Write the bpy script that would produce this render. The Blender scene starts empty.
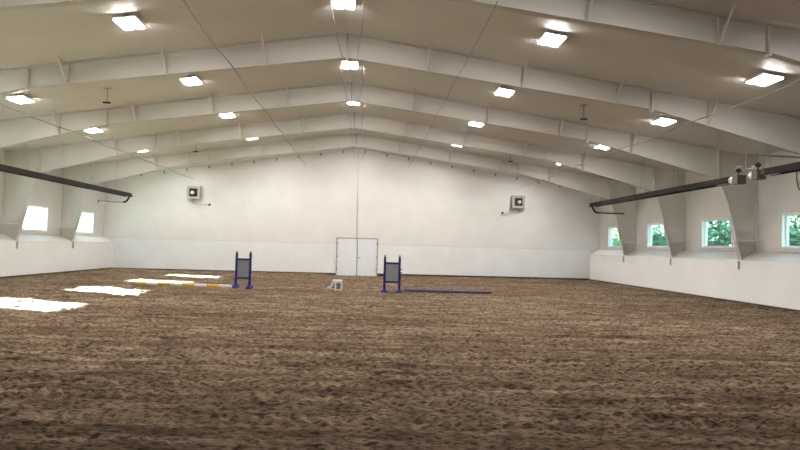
import bpy, math, random
import numpy as np
from mathutils import Vector, Matrix

random.seed(7)
sc = bpy.context.scene
COL = sc.collection

# ------------------------------------------------------------------ measures
D = 40.98            # distance to the back wall
BAY = 5.571          # bay length
W = 13.5             # kick wall face
XO = 14.05           # outer wall inner face
XE = 14.25           # outer wall outer face
ZK = 1.47            # top of the kick wall
YF = D - 8*BAY       # front wall (behind the camera)
RIDGE, SLOPE = 7.16, 0.147
def zc(x): return RIDGE - SLOPE*abs(x)
def zbot(x): return float(np.interp(abs(x), [0, 8.1, 12.66], [6.5, 5.43, 4.25]))

# ------------------------------------------------------------------ materials
def mat(name, col, rough=0.6, metal=0.0, var=0.08, scale=6.0, bump=0.0, bscale=40.0, spec=0.5):
    m = bpy.data.materials.new(name); m.use_nodes = True
    nt = m.node_tree; N = nt.nodes; L = nt.links
    b = N['Principled BSDF']
    b.inputs['Roughness'].default_value = rough
    b.inputs['Metallic'].default_value = metal
    b.inputs['Specular IOR Level'].default_value = spec
    tc = N.new('ShaderNodeTexCoord')
    no = N.new('ShaderNodeTexNoise'); no.inputs['Scale'].default_value = scale; no.inputs['Detail'].default_value = 4
    L.new(tc.outputs['Object'], no.inputs['Vector'])
    cr = N.new('ShaderNodeValToRGB')
    c = Vector(col)
    cr.color_ramp.elements[0].position = .3; cr.color_ramp.elements[1].position = .7
    cr.color_ramp.elements[0].color = (*(c*(1-var)), 1)
    cr.color_ramp.elements[1].color = (*[min(1, v*(1+var)) for v in c], 1)
    L.new(no.outputs['Fac'], cr.inputs['Fac']); L.new(cr.outputs['Color'], b.inputs['Base Color'])
    if bump:
        n2 = N.new('ShaderNodeTexNoise'); n2.inputs['Scale'].default_value = bscale; n2.inputs['Detail'].default_value = 3
        L.new(tc.outputs['Object'], n2.inputs['Vector'])
        bp = N.new('ShaderNodeBump'); bp.inputs['Strength'].default_value = bump; bp.inputs['Distance'].default_value = .02
        L.new(n2.outputs['Fac'], bp.inputs['Height']); L.new(bp.outputs['Normal'], b.inputs['Normal'])
    return m

def ribbed(name, col, axis, period, rough, dist=.012, strength=.6, width=.12, spec=.5, var=.03):
    """painted metal liner panel with narrow ribs repeating along one axis"""
    m = mat(name, col, rough, 0, var, 1.2, spec=spec)
    nt = m.node_tree; N = nt.nodes; L = nt.links
    tc = N.new('ShaderNodeTexCoord'); sp = N.new('ShaderNodeSeparateXYZ')
    L.new(tc.outputs['Object'], sp.inputs['Vector'])
    dv = N.new('ShaderNodeMath'); dv.operation = 'DIVIDE'; dv.inputs[1].default_value = period
    L.new(sp.outputs[axis], dv.inputs[0])
    fr = N.new('ShaderNodeMath'); fr.operation = 'FRACT'; L.new(dv.outputs[0], fr.inputs[0])
    rp = N.new('ShaderNodeValToRGB')
    e = rp.color_ramp.elements
    e[0].position = 0; e[0].color = (1, 1, 1, 1)
    e[1].position = width; e[1].color = (0, 0, 0, 1)
    k = e.new(width*.6); k.color = (1, 1, 1, 1)
    k = e.new(1-width*.4); k.color = (0, 0, 0, 1)
    k = e.new(1.0); k.color = (1, 1, 1, 1)
    L.new(fr.outputs[0], rp.inputs['Fac'])
    bp = N.new('ShaderNodeBump'); bp.inputs['Strength'].default_value = strength; bp.inputs['Distance'].default_value = dist
    L.new(rp.outputs['Color'], bp.inputs['Height'])
    L.new(bp.outputs['Normal'], N['Principled BSDF'].inputs['Normal'])
    return m

def emis(name, col, s):
    m = bpy.data.materials.new(name); m.use_nodes = True
    nt = m.node_tree; N = nt.nodes; L = nt.links
    b = N['Principled BSDF']
    b.inputs['Base Color'].default_value = (.9, .9, .88, 1)
    b.inputs['Emission Color'].default_value = (*col, 1)
    b.inputs['Emission Strength'].default_value = s
    return m

def glass():
    m = bpy.data.materials.new('window_glass'); m.use_nodes = True
    nt = m.node_tree; N = nt.nodes; L = nt.links
    for n in list(N): N.remove(n)
    o = N.new('ShaderNodeOutputMaterial'); mx = N.new('ShaderNodeMixShader')
    tr = N.new('ShaderNodeBsdfTransparent'); tr.inputs['Color'].default_value = (.80, .95, .95, 1)
    gl = N.new('ShaderNodeBsdfGlossy'); gl.inputs['Roughness'].default_value = .03
    lw = N.new('ShaderNodeLayerWeight'); lw.inputs['Blend'].default_value = .5
    pw = N.new('ShaderNodeMath'); pw.operation = 'POWER'; pw.inputs[1].default_value = 5
    fn = N.new('ShaderNodeMath'); fn.operation = 'MULTIPLY_ADD'; fn.inputs[1].default_value = .5; fn.inputs[2].default_value = .03
    L.new(lw.outputs['Facing'], pw.inputs[0]); L.new(pw.outputs[0], fn.inputs[0])
    L.new(fn.outputs[0], mx.inputs[0]); L.new(tr.outputs[0], mx.inputs[1]); L.new(gl.outputs[0], mx.inputs[2])
    L.new(mx.outputs[0], o.inputs['Surface'])
    return m

def sand():
    m = bpy.data.materials.new('arena_sand'); m.use_nodes = True
    nt = m.node_tree; N = nt.nodes; L = nt.links
    b = N['Principled BSDF']; b.inputs['Roughness'].default_value = .95; b.inputs['Specular IOR Level'].default_value = .1
    tc = N.new('ShaderNodeTexCoord')
    def noise(sc_, det, vec=(1, 1, 1)):
        mp = N.new('ShaderNodeMapping'); mp.inputs['Scale'].default_value = vec
        L.new(tc.outputs['Object'], mp.inputs['Vector'])
        n = N.new('ShaderNodeTexNoise'); n.inputs['Scale'].default_value = sc_; n.inputs['Detail'].default_value = det
        L.new(mp.outputs[0], n.inputs['Vector']); return n
    big = noise(.35, 3, (.35, 1, 1)); mid = noise(5.0, 6, (.3, 1, 1)); fine = noise(24, 5, (.55, 1, 1))
    r1 = N.new('ShaderNodeValToRGB'); e = r1.color_ramp.elements
    e[0].position = .3; e[0].color = SAND[0]; e[1].position = .72; e[1].color = SAND[2]
    k = e.new(.5); k.color = SAND[1]
    L.new(mid.outputs['Fac'], r1.inputs['Fac'])
    r2 = N.new('ShaderNodeValToRGB'); e = r2.color_ramp.elements
    e[0].position = .35; e[0].color = (.82, .78, .74, 1); e[1].position = .68; e[1].color = (1.12, 1.12, 1.12, 1)
    L.new(big.outputs['Fac'], r2.inputs['Fac'])
    r3 = N.new('ShaderNodeValToRGB'); e = r3.color_ramp.elements
    e[0].position = .38; e[0].color = (.30, .28, .26, 1); e[1].position = .55; e[1].color = (1.08, 1.08, 1.08, 1)
    L.new(fine.outputs['Fac'], r3.inputs['Fac'])
    m1 = N.new('ShaderNodeMixRGB'); m1.blend_type = 'MULTIPLY'; m1.inputs[0].default_value = 1
    L.new(r1.outputs[0], m1.inputs[1]); L.new(r2.outputs[0], m1.inputs[2])
    m2 = N.new('ShaderNodeMixRGB'); m2.blend_type = 'MULTIPLY'; m2.inputs[0].default_value = 1
    L.new(m1.outputs[0], m2.inputs[1]); L.new(r3.outputs[0], m2.inputs[2])
    strk = noise(2.6, 5, (.11, 1.2, 1))
    r4 = N.new('ShaderNodeValToRGB'); e = r4.color_ramp.elements
    e[0].position = .38; e[0].color = (.62, .58, .55, 1); e[1].position = .60; e[1].color = (1.1, 1.1, 1.1, 1)
    L.new(strk.outputs['Fac'], r4.inputs['Fac'])
    m3 = N.new('ShaderNodeMixRGB'); m3.blend_type = 'MULTIPLY'; m3.inputs[0].default_value = 1
    L.new(m2.outputs[0], m3.inputs[1]); L.new(r4.outputs[0], m3.inputs[2])
    L.new(m3.outputs[0], b.inputs['Base Color'])
    bp = N.new('ShaderNodeBump'); bp.inputs['Strength'].default_value = .8; bp.inputs['Distance'].default_value = .03
    L.new(fine.outputs['Fac'], bp.inputs['Height'])
    bp2 = N.new('ShaderNodeBump'); bp2.inputs['Strength'].default_value = .3; bp2.inputs['Distance'].default_value = .03
    L.new(mid.outputs['Fac'], bp2.inputs['Height']); L.new(bp.outputs[0], bp2.inputs['Normal'])
    L.new(bp2.outputs['Normal'], b.inputs['Normal'])
    return m

SAND = [(.115, .080, .052, 1), (.225, .164, .110, 1), (.34, .26, .18, 1)]
LIGHT_STRENGTH = 128.0
SUN = 240.0
SKY = 4.5
M = dict(
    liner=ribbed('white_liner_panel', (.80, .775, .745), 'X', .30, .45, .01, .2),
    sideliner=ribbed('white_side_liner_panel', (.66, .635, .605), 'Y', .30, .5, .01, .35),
    ceil=ribbed('ceiling_liner_panel', (.74, .705, .67), 'Y', .305, .5, .008, .3, .16, .3),
    kick=mat('white_kick_board', (.80, .785, .765), .55, 0, .025, .8),
    backkick=ribbed('white_back_board', (.83, .83, .82), 'X', 1.22, .5, .004, .5, .012),
    steel=mat('white_painted_steel', (.68, .65, .61), .55, 0, .03, 1.5),
    pipe=mat('grey_conduit', (.40, .38, .35), .45, .3, .06, 8),
    palecord=mat('pale_cord', (.50, .46, .42), .8, 0, .05, 8, 0, 40, .1),
    gravel=mat('pale_gravel', (.50, .47, .42), .9, 0, .15, 2),
    burner=mat('brown_burner_case', (.10, .075, .065), .6, .2, .15, 8),
    dark=mat('dark_grey_metal', (.035, .03, .028), .5, .3, .1, 8),
    brown=mat('dark_brown_heater', (.014, .009, .009), .8, 0, .15, 5, 0, 40, .15),
    black=mat('black_rubber', (.015, .014, .014), .6, 0, .1, 10),
    alum=mat('bare_aluminium', (.62, .62, .62), .3, .9, .05, 12),
    white=mat('white_enamel', (.82, .82, .80), .4, 0, .02, 8),
    vinyl=mat('white_window_vinyl', (.85, .86, .86), .4, 0, .02, 8),
    doorw=mat('white_door_paint', (.80, .815, .84), .45, 0, .02, 3),
    tan=mat('tan_door_frame', (.42, .36, .29), .55, 0, .06, 6),
    blue=mat('blue_jump_paint', (.008, .009, .12), .45, 0, .15, 9),
    bluefoot=mat('blue_foot_paint', (.04, .045, .24), .5, 0, .15, 9),
    navy=mat('dark_purple_pole', (.035, .02, .085), .45, 0, .2, 5),
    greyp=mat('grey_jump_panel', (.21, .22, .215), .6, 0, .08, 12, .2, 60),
    yellow=mat('yellow_paint', (.72, .42, .03), .5, 0, .08, 8),
    polewhite=mat('white_pole_paint', (.80, .78, .74), .5, 0, .05, 8),
    boxgrey=mat('grey_unit_housing', (.42, .43, .40), .5, .2, .08, 6),
    darkgap=mat('dark_base_strip', (.04, .034, .028), .8, 0, .2, 4),
    bark=mat('brown_bark', (.09, .06, .04), .9, 0, .2, 8, .5, 30),
    leafa=mat('green_leaves', (.085, .20, .11), .6, 0, .45, 1.4),
    leafb=mat('light_green_leaves', (.15, .29, .13), .6, 0, .45, 1.4),
    grass=mat('mown_grass', (.14, .20, .07), .9, 0, .25, .8),
    lamp=emis('lamp_diffuser', (1.0, .97, .94), LIGHT_STRENGTH),
    glass=glass(), sand=sand())

# ------------------------------------------------------------------ mesh builder
class MB:
    def __init__(s): s.v = []; s.f = []; s.sm = []
    def add(s, vs, fs, smooth=False):
        o = len(s.v); s.v += [tuple(v) for v in vs]
        for f in fs: s.f.append([o+i for i in f]); s.sm.append(smooth)
        return s
    def box(s, x0, x1, y0, y1, z0, z1):
        vs = [(x, y, z) for x in (x0, x1) for y in (y0, y1) for z in (z0, z1)]
        return s.add(vs, [(0, 1, 3, 2), (4, 6, 7, 5), (0, 4, 5, 1), (2, 3, 7, 6), (0, 2, 6, 4), (1, 5, 7, 3)])
    def bar(s, p, q, w, h, up=(0, 0, 1)):
        p, q = Vector(p), Vector(q); d = (q-p).normalized(); up = Vector(up)
        if abs(d.dot(up)) > .98: up = Vector((0, 1, 0))
        r = d.cross(up).normalized(); u = r.cross(d)
        vs = [e + r*(a*w/2) + u*(b*h/2) for e in (p, q) for a, b in ((-1, -1), (1, -1), (1, 1), (-1, 1))]
        return s.add(vs, [(3, 2, 1, 0), (4, 5, 6, 7), (0, 1, 5, 4), (1, 2, 6, 5), (2, 3, 7, 6), (3, 0, 4, 7)])
    def tube(s, path, r, n=8):
        P = [Vector(p) for p in path]; rings = []
        prev = None
        for i, p in enumerate(P):
            d = (P[min(i+1, len(P)-1)] - P[max(i-1, 0)]).normalized()
            up = Vector((0, 0, 1)) if abs(d.z) < .95 else Vector((0, 1, 0))
            a = d.cross(up).normalized()
            if prev is not None and a.dot(prev) < 0: a = -a
            prev = a; b = d.cross(a)
            rr = r[i] if isinstance(r, (list, tuple)) else r
            rings.append([p + (a*math.cos(2*math.pi*k/n) + b*math.sin(2*math.pi*k/n))*rr for k in range(n)])
        vs = [v for g in rings for v in g]; fs = []
        for i in range(len(P)-1):
            for k in range(n):
                fs.append((i*n+k, i*n+(k+1) % n, (i+1)*n+(k+1) % n, (i+1)*n+k))
        s.add(vs, fs, True)
        o = len(s.v) - len(vs)
        s.f.append([o+k for k in range(n)]); s.sm.append(False)
        s.f.append([o+(len(P)-1)*n+k for k in range(n)]); s.sm.append(False)
        return s
    def ball(s, c, r, n=12, sz=1.0):
        c = Vector(c); m = n//2
        vs = [c + Vector((0, 0, r*sz)), c - Vector((0, 0, r*sz))]
        for i in range(1, m):
            t = math.pi*i/m
            for k in range(n):
                a = 2*math.pi*k/n
                vs.append(c + Vector((r*math.sin(t)*math.cos(a), r*math.sin(t)*math.sin(a), r*sz*math.cos(t))))
        fs = [(0, 2+k, 2+(k+1) % n) for k in range(n)]
        for i in range(m-2):
            for k in range(n):
                a = 2+i*n+k; b = 2+i*n+(k+1) % n
                fs.append((a, a+n, b+n, b))
        o = 2+(m-2)*n
        fs += [(1, o+(k+1) % n, o+k) for k in range(n)]
        return s.add(vs, fs, True)
    def prism(s, poly, axis, a, b):
        """poly: 2D points; extruded along axis from a to b ('y': points are x,z ; 'x': points are y,z)"""
        n = len(poly)
        def P(p, t): return (p[0], t, p[1]) if axis == 'y' else (t, p[0], p[1])
        vs = [P(p, a) for p in poly] + [P(p, b) for p in poly]
        fs = [tuple(range(n)), tuple(range(2*n-1, n-1, -1))]
        fs += [(i, n+i, n+(i+1) % n, (i+1) % n) for i in range(n)]
        return s.add(vs, fs)
    def build(s, name, m, parent=None, off=(0, 0, 0), bevel=0):
        me = bpy.data.meshes.new(name)
        o3 = Vector(off)
        me.from_pydata([tuple(Vector(v)-o3) for v in s.v], [], s.f)
        me.polygons.foreach_set('use_smooth', s.sm)
        import bmesh
        bm = bmesh.new(); bm.from_mesh(me); bmesh.ops.recalc_face_normals(bm, faces=bm.faces); bm.to_mesh(me); bm.free()
        me.materials.append(m); me.update()
        o = bpy.data.objects.new(name, me); COL.objects.link(o)
        if parent is not None: o.parent = parent
        else: o.location = o3
        if bevel:
            md = o.modifiers.new('bevel', 'BEVEL'); md.width = bevel; md.segments = 2; md.limit_method = 'ANGLE'
        return o

def thing(name, label, cat, loc=(0, 0, 0), group=None):
    o = bpy.data.objects.new(name, None); COL.objects.link(o); o.location = loc
    o['label'] = label; o['category'] = cat
    if group: o['group'] = group
    return o
def tag(o, label, cat, group=None):
    o['label'] = label; o['category'] = cat
    if group: o['group'] = group
    return o
def struct(o): o['kind'] = 'structure'; return o
def copy_tree(o, parent=None):
    c = o.copy(); COL.objects.link(c)
    if parent is not None: c.parent = parent
    for ch in list(o.children): copy_tree(ch, c)
    return c

# ------------------------------------------------------------------ sand floor (real relief)
rng = np.random.default_rng(3)
TAB = rng.random((6, 512, 512)).astype(np.float64)
def vn(x, y, sx, sy, k):
    u = x/sx + 137.3*k; v = y/sy + 71.9*k
    iu = np.floor(u).astype(int); iv = np.floor(v).astype(int); fu = u-iu; fv = v-iv
    fu = fu*fu*(3-2*fu); fv = fv*fv*(3-2*fv)
    t = TAB[k % 6]
    a = t[iu % 512, iv % 512]; b = t[(iu+1) % 512, iv % 512]; c = t[iu % 512, (iv+1) % 512]; d = t[(iu+1) % 512, (iv+1) % 512]
    return (a*(1-fu)+b*fu)*(1-fv) + (c*(1-fu)+d*fu)*fv - .5
def sand_height(x, y):
    h = .03*vn(x, y, 1.6, .7, 0) + .022*vn(x, y, .55, .16, 1) + .030*vn(x, y, .20, .075, 2) + .036*vn(x, y, .08, .05, 3)
    rut = vn(x + .6*np.sin(y), y, 7.0, .26, 4)
    m = np.clip(rut*7, 0, 1)
    ph = vn(x, y, 2.2, 1.2, 5)
    h = h - m*.026 + m*.015*np.sin(2*np.pi*(x*6.2 + ph*3.5 + y*2.1))
    hole = np.clip(vn(x, y, .26, .13, 1 + 6) - .28, 0, 1)
    dip = np.clip((y-(D-2.0))/1.6, 0, 1)*np.clip((1.9-np.abs(x-.12))/.6, 0, 1)
    return h - .25*hole - .11*dip
ys = np.concatenate([np.arange(YF, 4.4, .4), np.arange(4.4, 9, .035), np.arange(9, 14, .055), np.arange(14, 22, .09), np.arange(22, D, .16), [D+.02]])
xs = np.concatenate([np.arange(-13.5, 13.5, .036), [13.5]])
X, Y = np.meshgrid(xs, ys)
Z = sand_height(X, Y)
Z = Z - Z.mean()
nx, ny = len(xs), len(ys)
co = np.stack([X, Y, Z], -1).reshape(-1, 3)
idx = np.arange(nx*ny).reshape(ny, nx)
quads = np.stack([idx[:-1, :-1], idx[:-1, 1:], idx[1:, 1:], idx[1:, :-1]], -1).reshape(-1)
me = bpy.data.meshes.new('floor')
me.vertices.add(nx*ny); me.vertices.foreach_set('co', co.ravel().astype(np.float32))
nq = len(quads)//4
me.loops.add(nq*4); me.loops.foreach_set('vertex_index', quads.astype(np.int32))
me.polygons.add(nq); me.polygons.foreach_set('loop_start', np.arange(0, nq*4, 4, dtype=np.int32))
me.polygons.foreach_set('use_smooth', np.ones(nq, dtype=bool))
me.update(calc_edges=True); me.materials.append(M['sand'])
floor = bpy.data.objects.new('floor', me); COL.objects.link(floor); struct(floor)

# ------------------------------------------------------------------ shell
b = MB()
TH = .15
b.prism([(-XE-.3, zc(XE+.3)), (0, RIDGE), (XE+.3, zc(XE+.3)), (XE+.3, zc(XE+.3)+TH), (0, RIDGE+TH), (-XE-.3, zc(XE+.3)+TH)], 'y', YF-.2, D+.2)
struct(b.build('ceiling', M['ceil']))

MIDS = [D-(k+.5)*BAY for k in range(8)]
WIN = [(m-1.2, m+1.2) for m in MIDS[:6]]
WZ0, WZ1 = 1.90, 3.03
for s, side in ((-1, 'left'), (1, 'right')):
    a, c = sorted((s*XO, s*XE))
    b = MB(); top = zc(XO)+.02
    b.box(a, c, YF-.2, D+.2, -.2, WZ0); b.box(a, c, YF-.2, D+.2, WZ1, top)
    edges = [YF-.2] + [v for w in sorted(WIN) for v in w] + [D+.2]
    for i in range(0, len(edges), 2): b.box(a, c, edges[i], edges[i+1], WZ0, WZ1)
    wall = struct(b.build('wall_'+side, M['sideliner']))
    # lower kick wall with its sloping top
    k = MB()
    k.prism([(s*W, .06), (s*W, ZK), (s*XO, 1.755), (s*XO, 1.70), (s*(W+.05), ZK-.05), (s*(W+.05), .06)], 'y', YF, D)
    k.build('kick_wall', M['kick'], wall)
    t = MB(); t.box(*sorted((s*(W+.01), s*(W+.06))), YF, D, -.15, .10)
    struct(t.build('baseboard_'+side, M['darkgap']))

b = MB(); b.prism([(-XE, -.2), (XE, -.2), (XE, zc(XE)), (0, RIDGE+.02), (-XE, zc(XE))], 'y', D, D+.2)
wall_back = struct(b.build('wall_back', M['liner']))
for x0, x1 in ((-W, -1.06), (1.31, W)):
    b = MB(); b.box(x0, x1, D-.05, D+.01, .05, 1.70)
    b.build('kick_board', M['backkick'], wall_back)
    b = MB(); b.box(x0, x1, D-.06, D, 1.70, 1.725)
    b.build('cap_rail', M['steel'], wall_back)
for i in range(-10, 11):
    x = i*1.25 - .82
    if abs(x) > 12.5: continue
    b = MB(); b.box(x-.05, x+.05, D-.06, D, zc(x)-.17, zc(x)-.02)
    b.build('purlin_clip', M['pipe'], wall_back)
b = MB()
b.box(-W, -1.06, D-.045, D, -.1, .05); b.box(1.31, W, D-.06, D, -.1, .085)
struct(b.build('baseboard_back', M['darkgap']))
b = MB(); b.prism([(-XE, -.2), (XE, -.2), (XE, zc(XE)), (0, RIDGE+.02), (-XE, zc(XE))], 'y', YF-.2, YF)
struct(b.build('wall_front', M['liner']))

# windows
n = 0
for s in (-1, 1):
    for (y0, y1) in WIN:
        n += 1
        xi, xo = s*(XO-.015), s*(XE+.01)
        a, c = sorted((xi, xo))
        f = MB(); t = .045
        f.box(a, c, y0, y0+t, WZ0, WZ1); f.box(a, c, y1-t, y1, WZ0, WZ1)
        f.box(a, c, y0+t, y1-t, WZ0, WZ0+t); f.box(a, c, y0+t, y1-t, WZ1-t, WZ1)
        w = struct(f.build('window_%d' % n, M['vinyl']))
        xs0, xs1 = sorted((s*(XO+.10), s*(XO+.14)))
        g = MB(); u = .04
        Y0, Y1, Z0, Z1 = y0+t, y1-t, WZ0+t, WZ1-t
        g.box(xs0, xs1, Y0, Y0+u, Z0, Z1); g.box(xs0, xs1, Y1-u, Y1, Z0, Z1)
        g.box(xs0, xs1, Y0+u, Y1-u, Z0, Z0+u); g.box(xs0, xs1, Y0+u, Y1-u, Z1-u, Z1)
        g.build('sash', M['vinyl'], w)
        p = MB(); xm = s*(XO+.12); p.box(xm-.003, xm+.003, Y0+u, Y1-u, Z0+u, Z1-u)
        p.build('pane', M['glass'], w)

# double door
b = MB()
b.box(-1.06, -1.00, D-.07, D+.01, -.1, 2.07); b.box(1.25, 1.31, D-.07, D+.01, -.1, 2.07); b.box(-1.0, 1.25, D-.07, D+.01, 2.01, 2.07)
door = struct(b.build('door_1', M['tan']))
xm = .125
for x0, x1, hs in ((-1.0, xm-.012, -1), (xm+.012, 1.25, 1)):
    b = MB(); b.box(x0+.01, x1-.01, D-.05, D-.005, -.1, 2.0)
    leaf = b.build('door_leaf', M['doorw'], door)
    for z in (.3, 1.0, 1.75):
        h = MB(); hx = x0+.015 if hs < 0 else x1-.015
        h.box(hx-.025, hx+.025, D-.075, D-.05, z-.06, z+.06)
        h.build('hinge', M['pipe'], leaf)
    if hs > 0:
        h = MB(); h.tube([(x0+.07, D-.05, .95), (x0+.07, D-.11, .95), (x0+.16, D-.11, .95)], .016)
        h.build('door_handle', M['dark'], leaf)
b = MB(); b.box(xm-.012, xm+.012, D-.045, D-.01, -.1, 2.0); b.build('meeting_strip', M['dark'], door)

# ------------------------------------------------------------------ steel frames
ORD = ['nearest the back wall', 'second from the back wall', 'third from the back wall', 'fourth from the back wall', 'fifth from the back wall, highest in view']
FW = .22
BR = [2.1, 4.6, 7.1, 9.6]
def frame(label):
    root = thing('portal_frame', label, 'steel frame', (0, 0, 0), 'steel frames across the arena')
    for s in (-1, 1):
        b = MB()
        inn = [(s*13.52, 1.41), (s*13.0, 3.46), (s*12.66, 4.25)]
        out = [(s*14.03, zc(14.03)-.02), (s*14.03, 1.75)]
        b.prism([(s*13.62, 1.55)] + inn + [(s*12.66, zc(12.66)-.02)] + out, 'y', -.008, .008)
        for p, q in zip(inn[:-1], inn[1:]):
            b.bar((p[0], 0, p[1]), (q[0], 0, q[1]), .018, FW, (0, 1, 0)) if False else b.prism([p, q, (q[0]+s*.018, q[1]), (p[0]+s*.018, p[1])], 'y', -FW/2, FW/2)
        b.box(*sorted((s*14.012, s*14.035)), -FW/2, FW/2, 1.77, zc(14.03)-.03)
        b.box(*sorted((s*12.66, s*12.70)), -FW/2, FW/2, 4.2, zc(12.66)-.03)
        b.build('column', M['steel'], root)
        k = MB(); k.box(*sorted((s*13.44, s*13.495)), -.028, .028, 1.15, 1.45)
        k.build('base_bracket', M['pipe'], root)
        # rafter half
        b = MB()
        xb = [.02, 8.1, 12.66]
        top = [(s*x, zc(x)-.015) for x in (12.66, .02)]
        bot = [(s*x, zbot(x)) for x in xb]
        b.prism(bot + top, 'y', -.007, .007)
        for x0, x1 in zip(xb[:-1], xb[1:]):
            b.prism([(s*x0, zbot(x0)), (s*x1, zbot(x1)), (s*x1, zbot(x1)+.018), (s*x0, zbot(x0)+.018)], 'y', -FW/2, FW/2)
        b.prism([(s*.02, zc(0)-.02), (s*12.66, zc(12.66)-.02), (s*12.66, zc(12.66)-.035), (s*.02, zc(0)-.035)], 'y', -FW/2, FW/2)
        b.build('rafter', M['steel'], root)
        k = MB(); k.box(*sorted((s*8.08, s*8.12)), -.09, .09, zbot(8.1)-.06, zc(8.1)-.03)
        k.build('splice_plate', M['steel'], root)
        for x in BR:
            k = MB()
            k.bar((s*x, -.09, zbot(x)-.01), (s*(x+.02), -.62, zc(x)-.01), .045, .045)
            k.build('flange_brace', M['steel'], root)
            k = MB(); k.box(*sorted((s*(x-.006), s*(x+.006))), -.09, .09, zbot(x)+.01, zc(x)-.03)
            k.build('stiffener', M['steel'], root)
        k = MB(); k.bar((s*13.33, -.06, 2.15), (s*14.03, -.62, 2.15), .045, .045); k.bar((s*13.33, .06, 2.15), (s*14.03, .62, 2.15), .045, .045)
        k.build('column_brace', M['steel'], root)
    k = MB(); k.box(-.02, .02, -.09, .09, 6.44, zc(0)-.03)
    k.build('ridge_plate', M['pipe'], root)
    return root
f0 = None
for k in range(1, 6):
    lab = 'white tapered steel portal frame spanning the arena, ' + ORD[k-1]
    if f0 is None: f = f0 = frame(lab)
    else: f = copy_tree(f0); f['label'] = lab
    f.location = (0, D-k*BAY, 0)

# ------------------------------------------------------------------ ceiling lights
def ceiling_light():
    root = thing('ceiling_light', 'x', 'ceiling light', (0, 0, 0), 'twin lamp ceiling lights in five rows')
    b = MB(); b.box(-.25, .25, -.38, .38, -.05, -.02)
    for c0, c1 in ((-.25, -.238), (.238, .25)): b.box(c0, c1, -.38, .38, -.082, -.05)
    b.build('housing', M['white'], root)
    for s in (-1, 1):
        d = MB()
        c = s*.125
        prof = [(c-.09, -.052), (c-.085, -.078), (c+.085, -.078), (c+.09, -.052)]
        d.prism(prof, 'y', -.37, .37)
        d.build('lamp_diffuser', M['lamp'], root)
    for y in (-.25, .25):
        h = MB(); h.box(-.02, .02, y-.02, y+.02, -.03, .06)
        h.build('mounting_strap', M['pipe'], root)
    return root
ROWS = [(-9.59, 'outer left row', -1), (-4.68, 'inner left row', -1), (0, 'ridge row', 0), (4.68, 'inner right row', 1), (9.59, 'outer right row', 1)]
PLACE = ['farthest, by the back wall', 'second from the back wall', 'third from the back wall', 'fourth from the back wall', 'fifth from the back wall', 'nearest, over the foreground']
L0 = None
NROW = 6
for x, rn, s in ROWS:
    for k in range(NROW):
        if L0 is None: o = L0 = ceiling_light()
        else: o = copy_tree(L0)
        o.location = (x, MIDS[k], zc(x)-.045 - (0.03 if x == 0 else 0))
        o.rotation_euler = (0, math.atan(SLOPE)*s, 0)
        o['label'] = 'bright twin-lamp ceiling light in the %s, %s' % (rn, PLACE[k])

for k, bay in ((3, 'fourth'), (1, 'second')):
    for sd, nm in ((-1, 'left'), (1, 'right')):
        x = 7.15*sd; z = zc(x)-.012; y = MIDS[k]+.1
        root = thing('ceiling_bracket', 'small dark drop rod under the %s ceiling slope, %s bay from the back wall' % (nm, bay), 'bracket', (x, y, z), 'drop rods under the ceiling')
        b = MB(); b.tube([(0, 0, 0), (0, 0, -.42)], .018, 8); b.build('rod', M['pipe'], root)
        b = MB(); b.box(-.09, .09, -.06, .06, -.02, .0); b.build('top_plate', M['pipe'], root)
        b = MB(); b.box(-.10, .10, -.06, .06, -.45, -.41); b.build('end_plate', M['dark'], root)

# ------------------------------------------------------------------ cables along the arena
def cable(name, x, z, ya, yb, r, sag, label, cat, m, amp=.015):
    pts = []
    kk = np.arange(ya, yb, .55)
    for y in kk:
        t = ((D-y) / BAY) % 1.0
        pts.append((x + amp*math.sin(y*1.7+x), y, z - sag*4*t*(1-t)))
    b = MB(); b.tube(pts, r, 6)
    tag(b.build(name, m), label, cat)
cable('hanging_cable', -2.88, 6.10, YF+.1, D-.06, .022, .05, 'long dark cable strung under the frames just left of the ridge', 'cable', M['pipe'])
cable('hanging_cable', 2.88, 6.10, YF+.1, D-.06, .011, .05, 'pale cable strung under the frames just right of the ridge', 'cable', M['palecord'])
cable('hanging_cable', -9.08, 5.145, YF+.1, D-.06, .018, .06, 'thin grey cable strung beneath the outer left row of lights', 'cable', M['pipe'])
cable('hanging_cable', 9.10, 5.14, YF+.1, D-.06, .014, .06, 'thin pale cable strung beneath the outer right row of lights', 'cable', M['palecord'])
for sd, nm in ((-1, 'left'), (1, 'right')):
    pts = []
    for y in np.arange(10.5, D-.1, BAY/14):
        q = math.sin(math.pi*(((D-y)/BAY) % 1.0))
        pts.append((.08 + sd*(.17+.18*q), y, 6.415 + .46*q))
    b = MB(); b.tube(pts, .008, 6)
    tag(b.build('draped_cord', M['pipe']), 'thin pale cord looping from frame to frame just %s of the ridge lights' % nm, 'cord')
b = MB(); b.tube([(.06, D-.035, 2.10), (.06, D-.035, 4.6), (.06, D-.035, 7.0)], .018)
for z in (3.2, 4.6, 6.0): b.box(.02, .10, D-.057, D-.005, z-.03, z+.03)
tag(b.build('conduit', M['steel']), 'thin vertical conduit running up the back wall above the double door', 'conduit')

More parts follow.
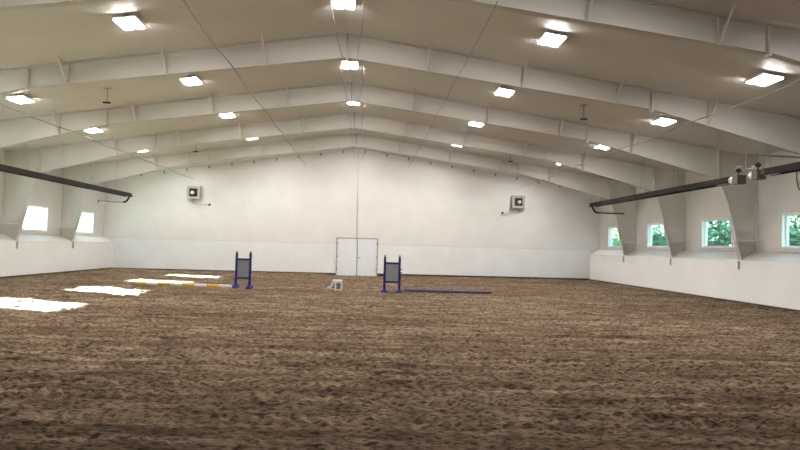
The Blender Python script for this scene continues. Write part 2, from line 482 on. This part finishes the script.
# ------------------------------------------------------------------ tube heaters
def heater(label, x, ya, yb, z, burner, s, far_elbow=False, cord=False):
    """ya: burner end, yb: other end"""
    root = thing('tube_heater', label, 'heater', (x, (ya+yb)/2, z), 'radiant tube heaters along the side walls')
    o = root.location
    def B(mb, name, m, par=root): return mb.build(name, m, par, tuple(o))
    b = MB()
    prof = [(x-.17, z-.09), (x-.10, z+.10), (x+.10, z+.10), (x+.17, z-.09), (x+.16, z-.095), (x+.093, z+.085), (x-.093, z+.085), (x-.16, z-.095)]
    b.prism(prof, 'y', min(ya, yb), max(ya, yb))
    B(b, 'reflector', M['brown'])
    b = MB(); dy = 1 if yb > ya else -1
    b.tube([(x, ya-dy*.05, z-.02), (x, (ya+yb)/2, z-.02), (x, yb+dy*.02, z-.02)], .055, 10)
    B(b, 'burner_tube', M['dark'])
    y = min(ya, yb)+.8
    while y < max(ya, yb):
        b = MB()
        for dx in (-.09, .09):
            b.tube([(x+dx, y, z+.10), (x+dx*.6, y, (z+zc(x))/2), (x+dx*.3, y, zc(x)-.01)], .006, 5)
        B(b, 'hanger_chain', M['pipe']); y += 3.1
    if burner:
        yb0 = ya - dy*(.42 if dy > 0 else .32)
        b = MB(); b.box(x-.13, x+.13, *sorted((yb0-.15, yb0+.15)), z-.16, z+.10)
        bx = B(b, 'burner_box', M['burner'])
        c0, c1 = (ya, ya-.27) if dy > 0 else (yb0+.15, yb0+.33)
        b = MB(); b.tube([(x-.02, c0, z-.02), (x-.02, c1, z-.02)], .105, 14)
        B(b, 'air_collar', M['white'])
        b = MB(); b.tube([(x-.02, yb0, z+.10), (x-.02, yb0, z+.20)], .025); b.ball((x-.02, yb0, z+.24), .085, 12, .8)
        B(b, 'blower_cap', M['black'])
        b = MB(); b.box(x-.11, x-.02, *sorted((ya+dy*.12, ya+dy*.75)), z-.11, z-.095)
        B(b, 'bright_plate', M['alum'])
    if far_elbow:
        b = MB(); yy = yb+.02
        b.tube([(x, yy-.02, z-.02), (x, yy+.08, z-.03), (x+s*.06, yy+.10, z-.10), (x+s*.16, yy+.10, z-.28), (x+s*.24, yy+.10, z-.34), (x+s*.34, yy+.10, z-.35)], .05, 10)
        B(b, 'elbow', M['dark'])
        b = MB(); b.tube([(x+s*.3, yy+.10, z-.35), (x+s*1.0, yy+.10, z-.36), (x+s*1.55, yy+.10, z-.36)], .035, 10)
        B(b, 'vent_pipe', M['boxgrey'] if s < 0 else M['dark'])
        b = MB(); b.tube([(x+s*1.55, yy+.10, z-.36), (x+s*1.62, yy+.10, z-.36)], .075, 10)
        B(b, 'vent_cap', M['pipe'])
    if cord:
        b = MB(); yy = 17.9
        P = [(x+.1, yy, z-.05), (x+.12, yy+.04, z-.3), (x+.15, yy+.02, z-.52), (x+.2, yy-.15, z-.68), (x+.3, yy-.45, z-.70), (x+.6, yy-.9, z-.6)]
        b.tube(P, .015, 6); B(b, 'power_cord', M['black'])
    return root
heater('long dark tube heater hung along the left wall above the windows', -11.5, 19.0, 37.3, 3.90, False, -1, True)
heater('long dark tube heater hung along the right wall, ending near the back corner', 11.5, 21.0, 34.35, 3.88, True, 1, True)
heater('nearer dark tube heater on the right, running out of the photo edge', 11.5, 19.2, 9.0, 3.92, True, 1, False, True)
b = MB()
b.tube([(11.5, 20.58, 4.02), (11.5, 20.42, 4.06), (11.5, 20.2, 4.05), (11.5, 20.2, 4.50), (11.56, 20.2, 4.54), (12.2, 20.2, 4.53), (12.9, 20.2, 4.51), (14.0, 20.2, 4.50)], .022, 8)
b.tube([(11.5, 19.56, 4.04), (11.5, 19.75, 4.05), (11.5, 20.0, 4.12), (11.5, 20.2, 4.14)], .016, 8)
b.tube([(11.40, 20.55, 4.0), (11.36, 20.6, 4.12), (11.4, 20.5, 4.22), (11.5, 20.2, 4.22)], .014, 8)
b.tube([(11.60, 19.66, 4.04), (11.64, 19.95, 4.10), (11.6, 20.05, 4.2)], .014, 8)
tag(b.build('gas_pipe', M['pipe']), 'bent grey gas pipe dropping between the two right tube heaters', 'pipe')

# ------------------------------------------------------------------ wall units on the back wall
def wall_unit(x, z, s, label):
    root = thing('ventilation_unit', label, 'wall unit', (x, D, z), 'square units on the back wall')
    o = root.location
    def B(mb, name, m, par=root): return mb.build(name, m, par, tuple(o))
    a = .36; y0 = D-.34
    b = MB(); t = .13
    b.box(x-a, x-a+t, y0, D, z-a, z+a); b.box(x+a-t, x+a, y0, D, z-a, z+a)
    b.box(x-a+t, x+a-t, y0, D, z-a, z-a+t); b.box(x-a+t, x+a-t, y0, D, z+a-t, z+a)
    h = B(b, 'housing', M['boxgrey'])
    b = MB(); b.box(x-a+t, x+a-t, D-.2, D-.03, z-a+t, z+a-t); B(b, 'recess', M['black'])
    b = MB()
    for i in (-1, 0, 1): b.box(x+i*.13-.012, x+i*.13+.012, y0+.02, y0+.06, z-a+t, z+a-t)
    B(b, 'louvre', M['dark'])
    b = MB(); b.tube([(x+s*.06, D-.2, z), (x+s*.06, y0-.02, z)], [.10, .09], 14); B(b, 'motor_hub', M['white'])
    b = MB()
    px = x+s*.06
    b.tube([(px, D-.17, z-a), (px, D-.17, z-a-.22), (px-s*.05, D-.17, z-a-.28), (px-s*.5, D-.17, z-a-.29), (px-s*.93, D-.17, z-a-.29)], .022, 8)
    pp = B(b, 'bent_pipe', M['pipe'])
    b = MB(); b.tube([(px-s*.90, D-.17, z-a-.29), (px-s*1.0, D-.17, z-a-.29)], .06, 10); b.box(px-s*.95-.015, px-s*.95+.015, D-.17, D, z-a-.31, z-a-.27)
    B(b, 'pipe_cap', M['dark'])
    return root
wall_unit(-9.10, 4.36, -1, 'square grey wall unit with dark centre, high on back wall left of the door')
wall_unit(9.25, 4.36, 1, 'square grey wall unit with dark centre, high on back wall right of the door')

# ------------------------------------------------------------------ jump standards and poles
def standard(x0, x1, y, side, label, cupm):
    xm = (x0+x1)/2
    root = thing('jump_standard', label, 'jump standard', (xm, y, 0), 'blue jump standards')
    o = root.location
    def B(mb, name, m, par=root, bev=0): return mb.build(name, m, par, tuple(o), bev)
    H = 1.20
    for x in (x0, x1):
        b = MB(); b.box(x-.042, x+.042, y-.042, y+.042, -.03, H)
        p = B(b, 'post', M['blue'], bev=.006)
        c = MB(); q = .045
        c.add([(x-q, y-q, H), (x+q, y-q, H), (x+q, y+q, H), (x-q, y+q, H), (x-.012, y-.012, H+.13), (x+.012, y-.012, H+.13), (x+.012, y+.012, H+.13), (x-.012, y+.012, H+.13)],
              [(3, 2, 1, 0), (4, 5, 6, 7), (0, 1, 5, 4), (1, 2, 6, 5), (2, 3, 7, 6), (3, 0, 4, 7)])
        B(c, 'post_cap', M['black'], p)
        f = MB()
        f.prism([(y-.32, -.03), (y+.32, -.03), (y+.32, .05), (y+.08, .15), (y-.08, .15), (y-.32, .05)], 'x', x-.075, x-.043)
        f.prism([(y-.32, -.03), (y+.32, -.03), (y+.32, .05), (y+.08, .15), (y-.08, .15), (y-.32, .05)], 'x', x+.043, x+.075)
        f.prism([(x-.15, -.03), (x+.15, -.03), (x+.13, .03), (x+.05, .12), (x-.05, .12), (x-.13, .03)], 'y', y-.075, y-.043)
        B(f, 'foot', M['bluefoot'])
    for z in (1.03, .36):
        b = MB(); b.box(x0+.042, x1-.042, y-.03, y+.03, z-.035, z+.035); B(b, 'rail', M['blue'])
    b = MB(); b.box(x0+.042, x1-.042, y-.012, y+.012, .395, .995); B(b, 'panel', M['greyp'])
    xs_ = x0 if side < 0 else x1
    for z, m in ((.82, cupm), (.70, cupm), (.28, M['dark'])):
        b = MB(); b.box(*sorted((xs_+side*.042, xs_+side*.10)), y-.03, y+.03, z-.012, z+.012)
        b.box(*sorted((xs_+side*.09, xs_+side*.10)), y-.03, y+.03, z-.012, z+.03)
        B(b, 'jump_cup', m)
    return root
standard(-4.0, -3.51, 26.15, -1, 'blue jump standard with grey panel, left of the mounting block', M['white'])
standard(1.32, 1.85, 25.83, 1, 'blue jump standard with grey panel, right of the mounting block', M['dark'])

# left pole, yellow and white bands
p0, p1 = Vector((-4.17, 26.25, .05)), Vector((-7.80, 26.85, .05))
root = thing('ground_pole', 'white and yellow banded pole lying on the sand by the left standard', 'jump pole', tuple(p0), 'jump poles on the sand')
NB = 8
for i in range(NB):
    a = p0.lerp(p1, i/NB); c = p0.lerp(p1, (i+1)/NB)
    b = MB(); b.tube([a, a.lerp(c, .5), c], .055, 10)
    b.build('band', M['polewhite'] if i % 2 == 0 else M['yellow'], root, tuple(p0))
p0, p1 = Vector((2.06, 26.25, .045)), Vector((5.20, 25.9, .045))
b = MB(); b.tube([p0, p0.lerp(p1, .5), p1], .055, 10)
tag(b.build('ground_pole', M['navy'], None, tuple(p0)), 'dark purple pole lying on the sand by the right standard', 'jump pole', 'jump poles on the sand')

# ------------------------------------------------------------------ mounting block
bx, by = -.66, 25.8
root = thing('mounting_block', 'small white two-step mounting block on the sand before the double door', 'mounting block', (bx+.24, by+.2, 0))
o = tuple(root.location)
for y in (by, by+.42):
    b = MB()
    b.bar((bx+.00, y, -.03), (bx+.165, y, .345), .03, .075, (1, 0, 0))
    b.box(bx+.205, bx+.265, y-.015, y+.015, -.03, .345)
    b.box(bx+.42, bx+.47, y-.015, y+.015, -.03, .345)
    b.box(bx+.14, bx+.47, y-.015, y+.015, .285, .345)
    b.box(bx-.03, bx+.22, y-.015, y+.015, .035, .075)
    b.box(bx+.22, bx+.47, y-.015, y+.015, .015, .06)
    b.box(bx-.04, bx+.05, y-.015, y+.015, -.03, .10)
    b.build('side_frame', M['white'], root, o)
b = MB(); b.box(bx+.13, bx+.48, by-.03, by+.45, .345, .375); b.build('top_step', M['white'], root, o, .006)
b = MB(); b.box(bx-.05, bx+.06, by-.03, by+.45, .10, .125); b.build('lower_step', M['white'], root, o, .006)
b = MB(); b.box(bx+.0, bx+.46, by+.30, by+.32, .0, .125); b.box(bx+.15, bx+.46, by+.30, by+.32, .125, .34); b.build('inner_panel', M['greyp'], root, o)  # grey colour paints in the shade inside the white block

# ------------------------------------------------------------------ outside
b = MB(); b.add([(-260, -160, -.12), (260, -160, -.12), (260, 320, -.12), (-260, 320, -.12)], [(0, 1, 2, 3)])
g = b.build('lawn', M['grass']); g['kind'] = 'structure'
b = MB(); b.box(-60, -XE-.02, -60, 120, -.3, -.08)
g = b.build('yard', M['gravel']); g['kind'] = 'structure'

b = MB(); b.prism([(-13, -.3), (13, -.3), (13, 5.0), (0, 6.9), (-13, 5.0)], 'y', D+.25, D+24)  # unseen block added behind the back wall to shade the trees on the right
g = b.build('wall_stable_block', M['sideliner']); g['kind'] = 'structure'

def tree(x, y, h, rad, seed, leaf, label):
    r = random.Random(seed)
    root = thing('tree', label, 'tree', (x, y, -.12), 'trees outside the right wall')
    b = MB()
    b.tube([(0, 0, -.1), (.05, .04, h*.3), (-.04, .08, h*.6), (.03, 0, h*.9)], [.22, .16, .11, .03], 8)
    for i in range(9):
        a = r.uniform(0, 6.28); z = h*r.uniform(.12, .75)
        L = rad*r.uniform(.5, .8)
        b.tube([(0, 0, z), (L*.5*math.cos(a), L*.5*math.sin(a), z+L*.25), (L*math.cos(a), L*math.sin(a), z+L*.4)], [.07, .045, .015], 5)
    b.build('trunk', M['bark'], root)
    f = MB()
    blobs = [(0, 0, h*.72, rad*.7)] + [(rad*.6*math.cos(a), rad*.6*math.sin(a), h*zz, rad*.55) for a, zz in
             [(r.uniform(0, 6.28), r.uniform(.16, .8)) for _ in range(11)]]
    for _ in range(2600):
        cx, cy, cz, R = r.choice(blobs)
        d = Vector((r.gauss(0, 1), r.gauss(0, 1), r.gauss(0, 1))).normalized()*R*(r.random()**.45)
        c = Vector((cx, cy, max(.2, cz + d.z*.9))) + Vector((d.x, d.y, 0))
        u = Vector((r.gauss(0, 1), r.gauss(0, 1), r.gauss(0, .6))).normalized()
        v = u.cross(Vector((r.gauss(0, 1), r.gauss(0, 1), r.gauss(0, 1)))).normalized()
        s = r.uniform(.10, .19)
        f.add([c-u*s, c-v*s*.45+u*s*.1, c+u*s, c+v*s*.45+u*s*.1], [(0, 1, 2, 3)])
    f.build('foliage', leaf, root)
TR = [(18.7, 29.6, 3.8, 1.7, 'a', 'leafy green small tree outside the nearest right window, at the photo edge'),
      (22.3, 33.6, 4.4, 1.7, 'b', 'light green small tree outside the nearest right window, standing further back'),
      (18.9, 36.3, 3.9, 1.8, 'a', 'dense green small tree outside the second right window from the camera'),
      (21.8, 39.6, 4.4, 1.8, 'a', 'bushy green tree standing behind, outside the second right window from the camera'),
      (18.7, 44.2, 3.8, 1.7, 'a', 'green small tree outside the third right window from the camera'),
      (19.8, 48.2, 4.1, 1.8, 'a', 'bushy tree further back outside the third right window from the camera'),
      (19.4, 54.5, 3.9, 1.7, 'b', 'light green small tree outside the right window closest to the back corner')]
for i, (x, y, h, rd, k, lab) in enumerate(TR):
    tree(x, y, h, rd, 20+i, M['leaf'+k], lab)

# ------------------------------------------------------------------ daylight
w = bpy.data.worlds.new('sky'); sc.world = w; w.use_nodes = True
bg = w.node_tree.nodes['Background']; bg.inputs['Color'].default_value = (.74, .88, 1.0, 1); bg.inputs['Strength'].default_value = SKY
sl = bpy.data.lights.new('sun', 'SUN'); sl.energy = SUN; sl.angle = math.radians(.6); sl.color = (1, .95, .87)
so = bpy.data.objects.new('sun', sl); COL.objects.link(so)
so.location = (-30, 40, 20)
so.rotation_euler = Vector((2.72, -1.50, -1.0)).to_track_quat('-Z', 'Y').to_euler()

# ------------------------------------------------------------------ camera
yaw, pitch, roll = .0460, .0301, .0260
fw = Vector((math.sin(yaw)*math.cos(pitch), math.cos(yaw)*math.cos(pitch), math.sin(pitch)))
r = Vector((math.cos(yaw), -math.sin(yaw), 0)); u = r.cross(fw)
r2 = r*math.cos(roll) + u*math.sin(roll); u2 = -r*math.sin(roll) + u*math.cos(roll)
cd = bpy.data.cameras.new('camera'); cd.sensor_width = 36; cd.lens = 720*36/800; cd.clip_end = 600
cam = bpy.data.objects.new('camera', cd); COL.objects.link(cam)
mtx = Matrix((( r2.x, u2.x, -fw.x, .636), (r2.y, u2.y, -fw.y, 0), (r2.z, u2.z, -fw.z, 1.631), (0, 0, 0, 1)))
cam.matrix_world = mtx
sc.camera = cam

vs = sc.view_settings
vs.view_transform = 'Standard'; vs.look = 'None'; vs.gamma = 1; vs.exposure = 0.14; vs.use_curve_mapping = False
sc.cycles.max_bounces = 10; sc.cycles.diffuse_bounces = 8; sc.cycles.glossy_bounces = 3
sc.cycles.transparent_max_bounces = 12; sc.cycles.sample_clamp_indirect = 6
sc.cycles.use_denoising = True
